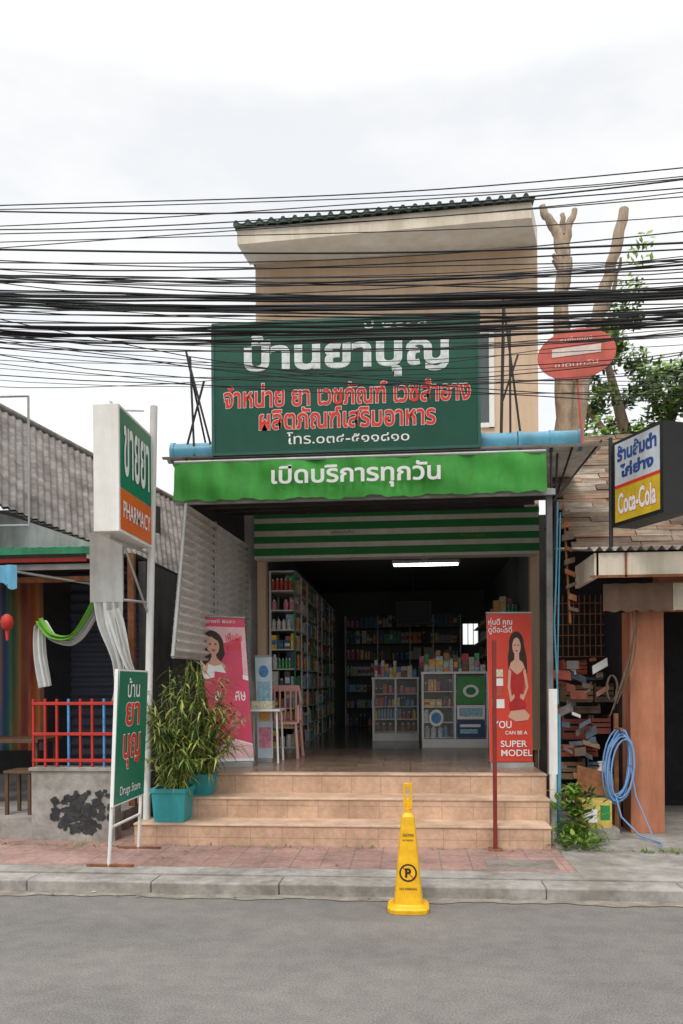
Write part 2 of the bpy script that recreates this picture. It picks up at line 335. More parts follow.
# ---------------------------------------------------------------- shop interior
prodcols=[mat('pack_%d'%i,c,.5,.25,30) for i,c in enumerate([(.6,.6,.58),(.5,.52,.5),(.6,.56,.42),(.5,.08,.06),(.08,.25,.5),(.1,.4,.18),(.75,.5,.08),(.6,.22,.3),(.3,.5,.62),(.7,.35,.1),(.25,.12,.08),(.12,.1,.1),(.05,.12,.2)])]
label=[mat('label_%d'%i,c,.5,.2,30) for i,c in enumerate([(.7,.7,.7),(.5,.05,.05),(.05,.2,.45),(.7,.55,.1)])]
def products(m,x0,x1,y0,y1,z,axis,hmax=.26):
    ay=(axis=='y'); t0,t1=(y0,y1) if ay else (x0,x1); t=t0
    mm=random.choice(prodcols); wd0=U(.035,.1); hh=U(.45,1)*hmax; kind=R()
    while t<t1-.03:
        if R()<.5: mm=random.choice(prodcols); wd0=U(.035,.10); hh=U(.5,1)*hmax; kind=R()
        wdt=min(wd0,t1-t); h=hh
        if R()>.04:
            if ay: c_=((x0+x1)/2+.04,t+wdt/2); bx=(x0+.02,x1-U(0,.03),t,t+wdt*.93)
            else: c_=(t+wdt/2,(y0+y1)/2-.04); bx=(t,t+wdt*.93,y0+U(0,.03),y1-.02)
            if kind<.4:
                m.cyl((c_[0],c_[1],z),(c_[0],c_[1],z+h*.75),wdt*.45,None,mm,7); m.cyl((c_[0],c_[1],z+h*.75),(c_[0],c_[1],z+h*.92),wdt*.2,None,whitep,6)
            else:
                m.box(bx[0],bx[1],bx[2],bx[3],z,z+h,mm)
                if R()<.6:
                    lb=random.choice(label)
                    if ay: m.box(bx[1],bx[1]+.002,bx[2]+.006,bx[3]-.006,z+h*.3,z+h*.65,lb)
                    else: m.box(bx[0]+.006,bx[1]-.006,bx[2]-.002,bx[2],z+h*.3,z+h*.65,lb)
        t+=wdt+U(0,.008)
levels=(.72,1.0,1.28,1.56,1.84,2.12,2.4,2.68,2.96)
for k,(ya,yb) in enumerate(((11.05,13.1),(13.12,15.2),(15.22,17.2))):
    sh=M('medicine_shelf'); xw,xf=-2.0,-1.62
    for z in levels+(3.24,): sh.box(xw,xf,ya,yb,z-.016,z,white)
    n=3
    for i in range(n+1):
        y=ya+(yb-ya)*i/n; sh.box(xf-.02,xf,y-.01,y+.01,.70,3.24,white if i%3 else stripe_g); sh.box(xw,xw+.03,y-.012,y+.012,.7,3.24,white)
    sh.box(xw,xw+.01,ya,yb,.72,3.2,roomw)
    for z in levels:
        products(sh,xw+.2,xf-.01,ya+.13,yb-.01,z,'y',.25)
        if k==0: products(sh,xw+.03,xf-.03,ya-.01,ya+.12,z,'x',.25)
    sh.done()
sh=M('medicine_shelf')
for z in(.72,1.1,1.45,1.8,2.15,2.5,2.85): sh.box(-1.4,1.1,16.9,17.25,z-.02,z,roomw); products(sh,-1.38,1.08,16.92,17.2,z,'x',.28)
for x0 in(-1.4,-.7,0,.5,1.08): sh.box(x0,x0+.02,16.89,17.25,.7,3.1,white)
sh.box(-1.4,1.1,17.251,17.26,.7,3.1,roomw)
sh.done()
sh=M('wall_shelf')
for z in(.9,1.2,1.5,1.8,2.1,2.4,2.7): sh.box(1.30,1.69,12.2,16.0,z-.02,z,white); products(sh,1.30,1.66,12.19,12.4,z,'x',.25); products(sh,1.38,1.6,12.4,15.9,z,'y',.25)
sh.done()
glass=bpy.data.materials.new('cabinet_glass'); glass.use_nodes=True; gb=glass.node_tree.nodes['Principled BSDF']; gb.inputs['Base Color'].default_value=(.9,.95,.93,1); gb.inputs['Roughness'].default_value=.03; gb.inputs['Alpha'].default_value=.14
def counter(x0,x1,y0,y1,z1,posters=False):
    c=M('glass_display_counter'); z0=.705
    c.box(x0,x1,y0,y1,z0,z0+.12,white)
    for xx in(x0,(x0+x1)/2-.012,x1-.025):
        for yy in(y0,y1-.025): c.box(xx,xx+.025,yy,yy+.025,z0+.12,z1-.03,whitep)
    c.box(x0-.01,x1+.01,y0-.01,y1+.01,z1-.03,z1,whitep); c.box(x0,x1,y1-.012,y1-.002,z0+.12,z1-.03,roomw)
    n=4
    for i in range(n):
        z=z0+.14+(z1-z0-.2)*i/n; c.box(x0+.02,x1-.02,y0+.04,y1-.03,z-.01,z,whitep); products(c,x0+.03,(x0+x1)/2-.02 if posters else x1-.04,y0+.06,y1-.1,z,'x',.2)
    c.poly([(x0+.03,y0+.012,z0+.13),(x1-.03,y0+.012,z0+.13),(x1-.03,y0+.012,z1-.04),(x0+.03,y0+.012,z1-.04)],glass)
    if posters:
        xm=(x0+x1)/2+.03; xe=x1-.05
        c.box(xm,xe,y0-.006,y0+.004,z0+.62,z1-.07,mat('green_poster',(.05,.28,.07),.4)); c.disc(((xm+xe)/2,y0-.008,z0+.80),X,Z,.11,.09,wl); c.disc(((xm+xe)/2,y0-.009,z0+.80),X,Z,.07,.055,stripe_g)
        c.box(xm,xe,y0-.006,y0+.004,z0+.40,z0+.60,wl); c.box(xm+.03,xe-.03,y0-.008,y0-.006,z0+.44,z0+.56,prodcols[8])
        c.box(xm,xe,y0-.006,y0+.004,z0+.14,z0+.38,mat('navy_poster',(.03,.06,.15),.4)); c.box(xm+.04,xe-.1,y0-.008,y0-.006,z0+.2,z0+.26,prodcols[8]); c.box(xm+.04,xe-.06,y0-.008,y0-.006,z0+.29,z0+.33,wl)
        c.disc((x0+.2,y0+.002,z0+.42),X,Z,.10,.12,wl); c.disc((x0+.2,y0+.0,z0+.42),X,Z,.07,.08,prodcols[4])
    c.done(); 
counter(.17,1.1,11.15,11.6,1.78,True)
counter(-.6,.14,12.5,13.0,1.72)
it=M('stacked_medicine_boxes')
for (x0,x1,yb,z,rows) in ((.2,1.08,11.25,1.782,2),(-.57,.12,12.6,1.722,2),(.15,.95,12.2,1.85,3)):
    for r_ in range(rows):
        x_=x0
        while x_<x1-.06:
            bw=U(.05,.11); h=U(.05,.13)
            if R()<.9:
                zz=z
                for q in range(random.choice([1,2,2,3])): 
                    mm=random.choice(prodcols[3:11]+prodcols[:3]); h=U(.05,.11); it.box(x_+U(0,.008),x_+bw*.95,yb+.13*r_,yb+.13*r_+.11,zz,zz+h-.003,mm); zz+=h
            x_+=bw
it.box(.15,.95,12.2,12.6,.71,1.845,roomw)
it.done()
tv=M('television'); tv.box(-.25,.42,15.0,15.06,2.75,3.2,black); tv.box(-.22,.39,14.99,14.999,2.78,3.17,mat('screen',(.01,.012,.015),.6)); tv.cyl((.08,15.03,3.2),(.08,15.03,3.72),.02,None,dkmetal); tv.done(.004)
lm=M('fluorescent_lamp'); lm.box(-.27,.80,12.47,12.56,3.53,3.58,whitep); lm.box(.2,.3,12.5,12.53,3.58,3.72,whitep); lm.cyl((-.24,12.5,3.505),(.77,12.5,3.505),.018,None,mat('lit_tube',(.9,.9,.9),emit=10),10); lm.done()
pkp=mat('pink_plastic',(.66,.36,.32),.4,.05)
ch=M('plastic_chair'); cx,cy,z0=-1.60,9.7,.702
for dx,dy in((-.2,-.2),(.2,-.2),(-.2,.2),(.2,.2)): ch.cyl((cx+dx*1.15,cy+dy*1.15,z0),(cx+dx,cy+dy,z0+.43),.022,.018,pkp,8)
ch.box(cx-.22,cx+.22,cy-.22,cy+.22,z0+.42,z0+.45,pkp)
for dx in(-.2,.2): ch.tube([(cx+dx,cy+.2,z0+.44),(cx+dx,cy+.26,z0+.7),(cx+dx*.85,cy+.3,z0+.88)],.018,pkp)
for i in range(5): ch.box(cx-.15+.07*i,cx-.125+.07*i,cy+.24,cy+.26,z0+.45,z0+.86,pkp)
ch.box(cx-.18,cx+.18,cy+.26,cy+.30,z0+.82,z0+.9,pkp)
for dx in(-.23,.23): ch.tube([(cx+dx,cy-.2,z0+.44),(cx+dx,cy-.2,z0+.64),(cx+dx,cy+.24,z0+.68)],.016,pkp)
ch.done(.006)
tb=M('side_table'); 
for dx,dy in((-.18,-.18),(.18,-.18),(-.18,.18),(.18,.18)): tb.cyl((-1.70+dx,9.1+dy,.702),(-1.70+dx*.9,9.1+dy*.9,1.3),.014,None,whitep,6)
tb.box(-1.91,-1.49,8.89,9.31,1.3,1.325,whitep); tb.box(-1.85,-1.6,9.0,9.2,1.326,1.42,prodcols[2]); tb.done(.004)
# ---------------------------------------------------------------- banners
def banner(name,bl,br_,tr,tl,bgm,decor):
    G=grp(name,Vector(bl)); bl,br_,tr,tl=map(Vector,(bl,br_,tr,tl))
    def P(s_,t,o=.003):
        p=(bl*(1-s_)+br_*s_)*(1-t)+(tl*(1-s_)+tr*s_)*t; n=(br_-bl).cross(tl-bl).normalized(); return p+n*o
    m=M('panel',G); m.poly([P(0,0,0),P(1,0,0),P(1,1,0),P(0,1,0)],bgm)
    m.poly([P(0,0,-.01),P(1,0,-.01),P(1,1,-.01),P(0,1,-.01)],whitep)
    m.cyl(P(-.02,1),P(1.02,1),.012,None,galv,8)
    m.obox(P(.5,-.02),br_-bl,Y,Z,(br_-bl).length*.5,.07,.025,galv)
    m.cyl(P(.5,0,-.05),P(.5,1,-.03),.01,None,galv,6)
    decor(m,P,G); m.done(); return P,G
skin=mat('printed_skin',(.62,.36,.26),.5,.05); hair=mat('printed_hair',(.03,.015,.012),.5); 
pinkb=mat('pink_print',(.62,.06,.13),.4,.12,4); redb=mat('red_print',(.60,.055,.03),.4,.08,3); lpink=mat('light_pink_print',(.75,.45,.5),.4)
def poly(m,P,pts,mm,o): m.poly([P(a,b,o) for a,b in pts],mm)
def ell(m,P,c,r,mm,o,seg=20): m.poly([P(c[0]+r[0]*math.cos(6.2832*k/seg),c[1]+r[1]*math.sin(6.2832*k/seg),o) for k in range(seg)],mm)
def dec_pink(m,P,G):
    poly(m,P,[(0,.56),(.5,.60),(1,.56),(1,.59),(.5,.63),(0,.59)],wl,.003)
    poly(m,P,[(0,.59),(.5,.63),(1,.59),(1,.93),(0,.93)],lpink,.0028)
    poly(m,P,[(0,.10),(.5,.16),(1,.12),(1,.0),(0,.0)],wl,.003)
    poly(m,P,[(0,.09),(.5,.15),(1,.11),(1,.02),(0,.02)],lpink,.0035)
    # woman with long dark hair, head and shoulders
    ell(m,P,(.30,.81),(.24,.095),hair,.004,24); poly(m,P,[(.07,.80),(.04,.68),(.16,.635),(.24,.72),(.38,.72),(.46,.64),(.56,.67),(.53,.80)],hair,.0042)
    poly(m,P,[(.25,.70),(.36,.70),(.35,.77),(.27,.77)],skin,.005); poly(m,P,[(.04,.615),(.12,.67),(.25,.705),(.38,.705),(.50,.67),(.60,.62),(.3,.625)],skin,.0055)
    poly(m,P,[(.10,.60),(.16,.67),(.3,.655),(.44,.67),(.52,.61),(.3,.62)],wl,.0058)
    ell(m,P,(.31,.80),(.135,.066),skin,.006); poly(m,P,[(.16,.82),(.24,.875),(.38,.875),(.47,.82),(.42,.855),(.30,.86),(.22,.85)],hair,.0065)
    for (x_,y) in((.26,.808),(.37,.808)): ell(m,P,(x_,y),(.024,.006),hair,.008,8)
    ell(m,P,(.315,.765),(.04,.008),redl,.008,10)
    u=(P(1,.5)-P(0,.5)).normalized(); v=(P(.5,1)-P(.5,0)).normalized()
    text('headline','เพื่อผิว\nขาวใส',P(.76,.83,0),u,v,.18,.2,redl,G,.01,lift=.006)
    text('script_text','ลดพิเศษ',P(.56,.46,0),u,v,.34,.13,wl,G,.01,lift=.006)
    text('small_text','สวยใสทุกวัน\nพร้อมของแถม\nเมื่อซื้อครบ',P(.52,.29,0),u,v,.32,.2,lpink,G,0,lift=.006)
    text('top_text','สุขภาพดี ผิวสวย',P(.5,.965,0),u,v,.42,.05,wl,G,0.01,lift=.006)
banner('pink_banner',(-2.13,8.5,.76),(-1.74,8.6,.76),(-1.84,8.6,2.36),(-2.40,8.5,2.38),pinkb,dec_pink)
def dec_red(m,P,G):
    u=(P(1,.5)-P(0,.5)).normalized(); v=(P(.5,1)-P(.5,0)).normalized()
    ell(m,P,(.66,.79),(.17,.085),hair,.0035,24)
    poly(m,P,[(.50,.78),(.46,.70),(.47,.60),(.54,.56),(.60,.66),(.76,.66),(.82,.56),(.90,.60),(.89,.70),(.83,.79)],hair,.0037)
    poly(m,P,[(.60,.66),(.72,.66),(.71,.76),(.62,.76)],skin,.005)
    poly(m,P,[(.47,.61),(.52,.665),(.60,.685),(.72,.685),(.80,.665),(.86,.61),(.80,.60),(.66,.585),(.53,.60)],skin,.0055)
    poly(m,P,[(.50,.63),(.60,.60),(.66,.585),(.74,.60),(.83,.63),(.82,.54),(.78,.47),(.86,.38),(.80,.33),(.50,.33),(.46,.38),(.54,.47),(.50,.54)],mat('dress_print',(.42,.02,.02),.4),.0058)
    ell(m,P,(.66,.775),(.095,.058),skin,.006)
    poly(m,P,[(.56,.80),(.60,.835),(.66,.84),(.73,.83),(.77,.79),(.78,.83),(.70,.87),(.60,.865),(.54,.83)],hair,.0065)
    for (x_,y) in((.62,.782),(.70,.782)): ell(m,P,(x_,y),(.018,.005),hair,.008,8)
    ell(m,P,(.66,.745),(.03,.006),redl,.008,8)
    poly(m,P,[(.47,.62),(.44,.5),(.50,.40),(.60,.43),(.59,.455),(.53,.44),(.50,.5),(.53,.61)],skin,.0068)
    poly(m,P,[(.86,.62),(.92,.5),(.80,.41),(.72,.43),(.73,.455),(.80,.45),(.86,.5),(.80,.61)],skin,.0068)
    poly(m,P,[(.50,.34),(.82,.35),(.95,.31),(.9,.28),(.62,.27),(.44,.30)],skin,.0062)
    for i,(y,h) in enumerate(((.50,.06),(.57,.05),(.63,.05))): poly(m,P,[(.10,y-.06),(.34,y-.06),(.34,y-.06+h),(.10,y-.06+h)],[prodcols[3],wl,prodcols[2]][i],.004)
    poly(m,P,[(.08,.36),(.36,.36),(.36,.42),(.08,.42)],wl,.004)
    text('headline','หุ่นดี คุณ\nดูดีอะไรดี',P(.30,.91,0),u,v,.26,.18,wl,G,.01,lift=.009)
    text('slogan','YOU',P(.3,.25,0),u,v,.2,.08,wl,G,.01,lift=.009); text('slogan_b','CAN BE A',P(.62,.195,0),u,v,.24,.04,wl,G,.01,lift=.009)
    text('slogan_c','SUPER\nMODEL',P(.62,.09,0),u,v,.34,.17,wl,G,.01,lift=.009)
banner('red_banner',(.86,8.55,.76),(1.32,8.6,.76),(1.31,8.6,2.37),(.83,8.55,2.37),redb,dec_red)
def dec_blue(m,P,G):
    poly(m,P,[(.1,.5),(.9,.5),(.9,.75),(.1,.75)],prodcols[8],.003); poly(m,P,[(.1,.1),(.9,.1),(.9,.3),(.1,.3)],prodcols[7],.003); ell(m,P,(.5,.85),(.3,.06),prodcols[4],.003); poly(m,P,[(.15,.36),(.85,.36),(.85,.45),(.15,.45)],prodcols[9],.003)
banner('small_banner',(-1.80,9.15,.74),(-1.62,9.15,.74),(-1.64,9.2,1.95),(-1.84,9.2,1.95),mat('pale_blue_print',(.5,.62,.68),.4),dec_blue)
rp=M('red_post'); rp.box(.745,.78,7.15,7.185,.1,2.0,mat('maroon_paint',(.18,.02,.015),.6,.2,8)); rp.box(.70,.82,7.1,7.22,.1,.112,rust); rp.done(.003)
pt=M('white_post'); pt.box(1.34,1.42,7.70,7.75,.72,1.55,tubewhite); pt.cyl((1.38,7.73,.1),(1.38,7.73,.74),.035,None,tubewhite); pt.done(.004)
# ---------------------------------------------------------------- pharmacy box sign on pole
PS=grp('pharmacy_pole_sign',(-2.6,7.0,3.4))
m=M('light_box',PS)
og=mat('orange_acrylic',(.68,.13,.02),.3,.04); gg=mat('green_acrylic',(.01,.18,.11),.3,.05)
m.box(-2.70,-2.472,6.5,7.36,2.93,4.03,white)
m.done(.008)
m=M('faces',PS)
for xx,s_ in((-2.468,1),(-2.704,-1)):
    m.box(min(xx,xx-.002*s_),max(xx,xx-.002*s_),6.53,7.33,3.32,4.0,gg); m.box(min(xx,xx-.002*s_),max(xx,xx-.002*s_),6.53,7.33,2.96,3.315,og)
m.done()
text('thai_name','ขายยา',(-2.466,6.93,3.66),Y,Z,.66,.44,wl,PS,.02)
text('english_name','PHARMACY',(-2.466,6.93,3.14),Y,Z,.70,.15,wl,PS,.01)
m=M('pole',PS); m.cyl((-2.58,7.46,.3),(-2.48,7.46,4.34),.036,.036,tubewhite,14)
m.cyl((-2.585,7.46,4.05),(-2.585,6.6,4.08),.012,None,tubewhite,8); m.cyl((-2.585,7.46,4.3),(-2.585,6.7,4.04),.01,None,tubewhite,6)
m.cyl((-2.55,7.46,2.9),(-2.585,6.55,2.9),.014,None,galv,8); m.cyl((-2.55,7.46,2.3),(-2.585,6.9,2.9),.012,None,galv,6); m.done()
# ---------------------------------------------------------------- low green sign
AS=grp('standing_sign',(-2.45,6.7,.9))
m=M('panel',AS); u=Vector((.0,.75,0)).normalized(); vv=Vector((.05,0,1.15)).normalized(); c=Vector((-2.45,6.67,1.17)); n=u.cross(vv)
m.obox(c,u,vv,n,.375,.575,.014,wl); m.obox(c+n*.003,u,vv,n,.362,.56,.0145,gg)
m.done()
m=M('legs',AS)
for yy in(6.32,7.03): m.cyl((-2.51,yy,.1),(-2.42,yy,1.74),.016,None,tubewhite,8)
m.cyl((-2.495,6.32,.42),(-2.495,7.03,.42),.013,None,tubewhite,8); m.done()
m=M('base',AS); 
for yy in(6.32,7.03): m.box(-2.70,-2.30,yy-.015,yy+.015,.1,.118,rust)
m.done()
cc=c+n*.0175
text('word_a','บ้าน',cc+vv*.42,u,vv,.3,.17,wl,AS,.01); text('word_b','ยา',cc+vv*.19,u,vv,.34,.2,redl,AS,.02,wl,.02)
text('word_c','บุญ',cc-vv*.13,u,vv,.42,.3,redl,AS,.02,wl,.02); text('word_d','Drugs Store',cc-vv*.47,u,vv,.5,.1,wl,AS,.005)
# ---------------------------------------------------------------- caution cone
CN=grp('caution_cone',(-.02,5.58,0))
def sq(hw,z,k=24,p=4.5):
    o=[]
    for i in range(k):
        a=2*math.pi*i/k; c_,s_=math.cos(a),math.sin(a); r=hw/((abs(c_)**p+abs(s_)**p)**(1/p)); o.append((-.02+r*c_,5.58+r*s_,z))
    return o
m=M('body',CN); prof=[(.145,0.002),(.148,.03),(.14,.042),(.112,.05),(.105,.06),(.098,.12),(.052,.62),(.046,.665),(.036,.68),(.03,.69)]
vs=[];k=24
for hw,z in prof: vs+=sq(hw,z)
m.add(vs,[(i*k+j,i*k+(j+1)%k,(i+1)*k+(j+1)%k,(i+1)*k+j) for i in range(len(prof)-1) for j in range(k)],yellow,False); m.add(sq(.03,.69),[tuple(range(k))],yellow)
m.cyl((-.02,5.58,.69),(-.02,5.58,.72),.022,None,yellow,10)
for a in((-.052,-.034,.715,.90),(-.006,.012,.715,.90)): m.box(a[0],a[1],5.57,5.59,a[2],a[3],yellow)
m.box(-.034,-.006,5.57,5.59,.715,.79,yellow); m.box(-.034,-.006,5.57,5.59,.87,.90,yellow); m.done(.003)
vv=Vector((0,.046,.5)).normalized(); n=X.cross(vv)
def cp(z): t=(z-.12)/.5; return Vector((-.02,5.58-(.098-.046*t),z))
text('caution_word','CAUTION',cp(.54),X,vv,.078,.02,black,CN,.02); text('caution_line','NO PARKING',cp(.505),X,vv,.075,.013,black,CN,.01)
m=M('symbol',CN); o=cp(.28)+n*.003
m.disc(o,X,vv,.062,.062,black); m.disc(o+n*.001,X,vv,.050,.050,yellow); 
a=X*.7+vv*-.7; b_=X*.7+vv*.7
m.obox(o+n*.002,a,b_,n,.052,.0035,.0008,redp); m.done()
text('letter_p','P',o+n*.001,X,vv,.042,.064,black,CN,.04); text('foot_word','NO PARKING',cp(.17),X,vv,.12,.016,black,CN,.01)
# ---------------------------------------------------------------- oval red sign
OV=grp('oval_sign',(1.63,7.8,4.78)); fad=mat('faded_red',(.60,.12,.09),.5,.2,5,stain=.25); fw=mat('faded_white',(.66,.55,.5),.6,.2,9)
m=M('disc',OV); uu=Vector((1,-.15,.03)).normalized(); c=Vector((1.64,7.8,4.82)); n=uu.cross(Z).normalized()
m.disc(c,uu,Z,.37,.25,fad,40); m.disc(c-n*.012,uu,Z,.37,.25,galv,40)
m.obox(c+n*.004+Z*.03,uu,Z,n,.23,.04,.001,fw); m.done()
text('plate_text','รับซื้อของ',c+n*.002+Z*.15,uu,Z,.3,.05,fw,OV); text('plate_text_b','เปิดทุกวัน',c+n*.002-Z*.1,uu,Z,.4,.06,fw,OV)
m=M('pole',OV); m.cyl((1.70,7.83,3.95),(1.65,7.83,4.62),.012,None,fad,8); m.done()
# ---------------------------------------------------------------- overhead cables
cu=bpy.data.curves.new('overhead_cables','CURVE'); cu.dimensions='3D'; cu.bevel_depth=1; cu.bevel_resolution=1
def wire(y,pl,pr,sag,r,tw=0.):
    hl=1.6+(685-pl)/781*y*1.043; hr=1.6+(685-pr-3)/781*y*.967
    xl,xr=-.5457*y,.3369*y; xm=(xl+xr)/2; hw=(xr-xl)/2
    sp_=cu.splines.new('POLY'); n=64; sp_.points.add(n-1); ph=U(0,6)
    for i in range(n):
        x_=-14+28*i/(n-1); t=(x_-xl)/(xr-xl); z=hl*(1-t)+hr*t
        z+=sag*((x_-xm)**2-hw*hw)+tw*(math.sin(x_*2.1+ph)+.4*math.sin(x_*5.3+ph*2))
        sp_.points[i].co=(x_,y+.03*math.sin(x_*.9+ph),z,1); sp_.points[i].radius=r
for pl,pr,r in((205,168,.005),(207,174,.004),(211,180,.006),(222,176,.004),(226,188,.005),(233,198,.004),(246,190,.004),(240,214,.004),(249,243,.008),(262,232,.005),(266,250,.006),(275,262,.005),(258,262,.005)):
    wire(U(6.2,6.9),pl,pr,U(.003,.012),r)
for i in range(16): wire(U(6.3,7.0),U(266,292),U(255,295),U(.002,.014),U(.003,.006),U(0,.010))
for i in range(6): wire(6.5+.03*i,290+i*2.2,286+i*2.6,.008,U(.009,.013),.006)
for i in range(12): wire(U(6.3,7.0),U(296,320),U(290,320),U(.002,.014),U(.003,.007),U(0,.010))
for i in range(6): wire(6.6+.03*i,322+i*2.6,311+i*3.0,.009,U(.007,.011),.010)
for i in range(9): wire(U(6.3,7.0),U(325,345),U(314,338),U(.002,.016),U(.003,.005),U(0,.012))
for pl,pr in((318,395),(352,372),(362,385),(372,352),(340,400),(350,383),(383,330),(335,378),(376,366),(345,350),(356,342),(366,360)): wire(U(6.4,7.0),pl,pr,U(.006,.022),U(.0025,.0045),.008)
co=bpy.data.objects.new('overhead_cables',cu); scn.collection.objects.link(co); cu.materials.append(mat('cable_rubber',(.014,.014,.016),.6,.2))
# ---------------------------------------------------------------- plants
gl=[mat('leaf_%d'%i,c,.55,.25,12) for i,c in enumerate([(.06,.13,.015),(.11,.21,.025),(.18,.29,.035),(.025,.06,.012)])]
bl_=[mat('bamboo_leaf_%d'%i,c,.5,.25,12) for i,c in enumerate([(.10,.17,.03),(.19,.26,.05),(.36,.36,.10),(.04,.08,.02)])]
bark=mat('bark',(.34,.26,.19),.95,.35,10,.6,stretch=(1,1,.4))
def blade(m,p,d,ln,wd_,mm,droop=.5):
    d=d.normalized(); side=d.cross(Z); side=side.normalized() if side.length>.01 else X.copy()
    q=p.copy(); dd=d.copy(); n=4; vs=[]
    ws=[.25,1,.8,.45,.03]
    for i in range(n+1):
        vs+= [q-side*wd_*ws[i],q+side*wd_*ws[i]]; q=q+dd*(ln/n); dd=(dd+Vector((0,0,-droop/n))).normalized()
    m.add(vs,[(2*i,2*i+1,2*i+3,2*i+2) for i in range(n)],mm)
PL=grp('potted_bamboo',(-2.15,7.45,.3))
m=M('pots',PL)
def pot(cx,cy,z0,hw,h):
    v=[(cx-hw*.86,cy-hw*.86,z0),(cx+hw*.86,cy-hw*.86,z0),(cx+hw*.86,cy+hw*.86,z0),(cx-hw*.86,cy+hw*.86,z0),(cx-hw,cy-hw,z0+h),(cx+hw,cy-hw,z0+h),(cx+hw,cy+hw,z0+h),(cx-hw,cy+hw,z0+h)]
    m.add(v,[(0,3,2,1),(0,1,5,4),(1,2,6,5),(2,3,7,6),(3,0,4,7)],teal)
    for a in((-1,1,-1,-.86),(-1,1,.86,1),(-1,-.86,-.86,.86),(.86,1,-.86,.86)): m.box(cx+a[0]*hw*1.04,cx+a[1]*hw*1.04,cy+a[2]*hw*1.04,cy+a[3]*hw*1.04,z0+h-.03,z0+h+.01,teal)
    m.poly([(cx-hw*.9,cy-hw*.9,z0+h-.03),(cx+hw*.9,cy-hw*.9,z0+h-.03),(cx+hw*.9,cy+hw*.9,z0+h-.03),(cx-hw*.9,cy+hw*.9,z0+h-.03)],dark)
pot(-2.30,7.42,.302,.165,.31); pot(-2.12,7.80,.502,.13,.2); m.done()
m=M('foliage',PL)
for s_ in range(84):
    bx,by,bz=(-2.27,7.42,.58) if s_%2 else (-2.12,7.77,.66)
    an0=U(0,6.28); rr_=U(.05,.46); hgt=U(.35,1.28)*(1.08-rr_*.5)
    top=Vector((bx+rr_*math.cos(an0)*1.1+.06,by+rr_*.7*math.sin(an0),bz+hgt)); base=Vector((bx+U(-.1,.1),by+U(-.1,.1),bz))
    mid=(base+top)/2+Vector((0,0,.14)); m.tube([base,mid,top],[.007,.005,.002],bl_[1],5,False)
    for k in range(34):
        t=U(.10,1); p=base.lerp(mid,t*2) if t<.5 else mid.lerp(top,t*2-1)
        an=U(0,6.28); d=Vector((math.cos(an),math.sin(an),U(-.5,.5))); blade(m,p,d,U(.12,.25),U(.006,.012),random.choices(bl_,[3,5,4,2])[0],U(.5,1.6))
m.done()
wd_=M('weeds')
for i in range(620):
    an=U(0,6.28); p=Vector((1.54+random.gauss(0,.12),7.40+U(-.3,.25),.1+U(0,.12)))
    if i<260: p=Vector((1.54+random.gauss(0,.09),7.5+U(-.1,.1),U(.2,.62)))
    blade(wd_,p,Vector((math.cos(an),math.sin(an),U(.2,1.4))),U(.06,.16),U(.012,.026) if i<330 else U(.004,.009),random.choice(gl[:3]),U(.5,1.5))
for i in range(200):
    an=U(0,6.28); p=Vector((random.choice([U(1.3,2.5),U(2.0,2.4),U(-4,-2.7),U(-2.6,1.2)]),7.17+U(-.10,.04),.1)); blade(wd_,p,Vector((math.cos(an),math.sin(an),U(.3,1.4))),U(.03,.08),U(.003,.008),random.choice(gl[:3]),U(.5,1.5))
wd_.done()
TR=grp('pollarded_tree',(2.6,13,.1))
def limb(m,pts,rad,seg=12):
    P=[Vector(p) for p in pts]; out=[];ro=[]
    for i in range(len(P)-1):
        for j in range(5):
            t=j/5; q=P[i].lerp(P[i+1],t); rr=rad[i]*(1-t)+rad[i+1]*t
            out.append(q+Vector((U(-.02,.02),U(-.02,.02),0))); ro.append(rr*U(.9,1.12))
    out.append(P[-1]); ro.append(rad[-1]); m.tube(out,ro,bark,seg)
m=M('trunk',TR)
limb(m,[(2.75,13,0),(2.65,13,3),(2.55,13,5.5),(2.52,13,6.6),(2.50,13,7.9),(2.55,13,8.5)],[.22,.19,.15,.14,.12,.13])
limb(m,[(2.53,13,8.4),(2.48,13,8.9),(2.28,13,9.2),(2.20,13,9.42)],[.11,.09,.07,.05],10); limb(m,[(2.55,13,8.4),(2.60,13,9.0),(2.72,13,9.32)],[.09,.06,.045],10)
limb(m,[(2.52,13,8.9),(2.52,13,9.25)],[.06,.04],8)
limb(m,[(2.6,13,5.2),(2.88,13,6.8),(3.05,13,7.5),(3.3,13,8.4),(3.5,13,9.28)],[.15,.12,.10,.09,.075],10); limb(m,[(3.1,13,7.6),(3.35,13.2,7.9),(3.5,13.2,8.6)],[.05,.04,.02],8)
for i in range(9):
    z=U(6.5,8.6); m.tube([(2.5,13,z),(2.5+U(-.22,.25),12.9,z+U(.05,.2))],[.05,.03],bark,7)
m.done()
LT=grp('leafy_tree',(4.6,15.5,.1))
m=M('trunk',LT); m.tube([(4.7,16,0),(4.6,16,3.5),(4.4,16,6.2),(3.9,15.8,8)],[.26,.2,.14,.06],bark,10)
m.tube([(4.5,16,5),(5.2,15.8,7),(5.6,15.6,8.2)],[.13,.1,.04],bark,8); m.tube([(4.5,16,5.8),(3.6,15.6,6.8),(3.2,15.4,7.3)],[.1,.06,.03],bark,8); m.done()
m=M('foliage',LT); cl=[]
prof_=[(3.1,8.0),(3.45,8.7),(3.95,9.1),(4.3,8.6),(4.6,8.0),(5.2,8.0),(5.8,7.7),(6.6,7.4)]
def topz(x):
    for (a,za),(b_,zb) in zip(prof_,prof_[1:]):
        if a<=x<=b_: return za+(zb-za)*(x-a)/(b_-a)
    return 7.4
for i in range(92):
    cx=U(3.2,6.5); t=topz(cx); cl.append((Vector((cx,15.5+U(-1.0,1.0),t-.25-(R()**1.3)*3.0)),U(.18,.40)))
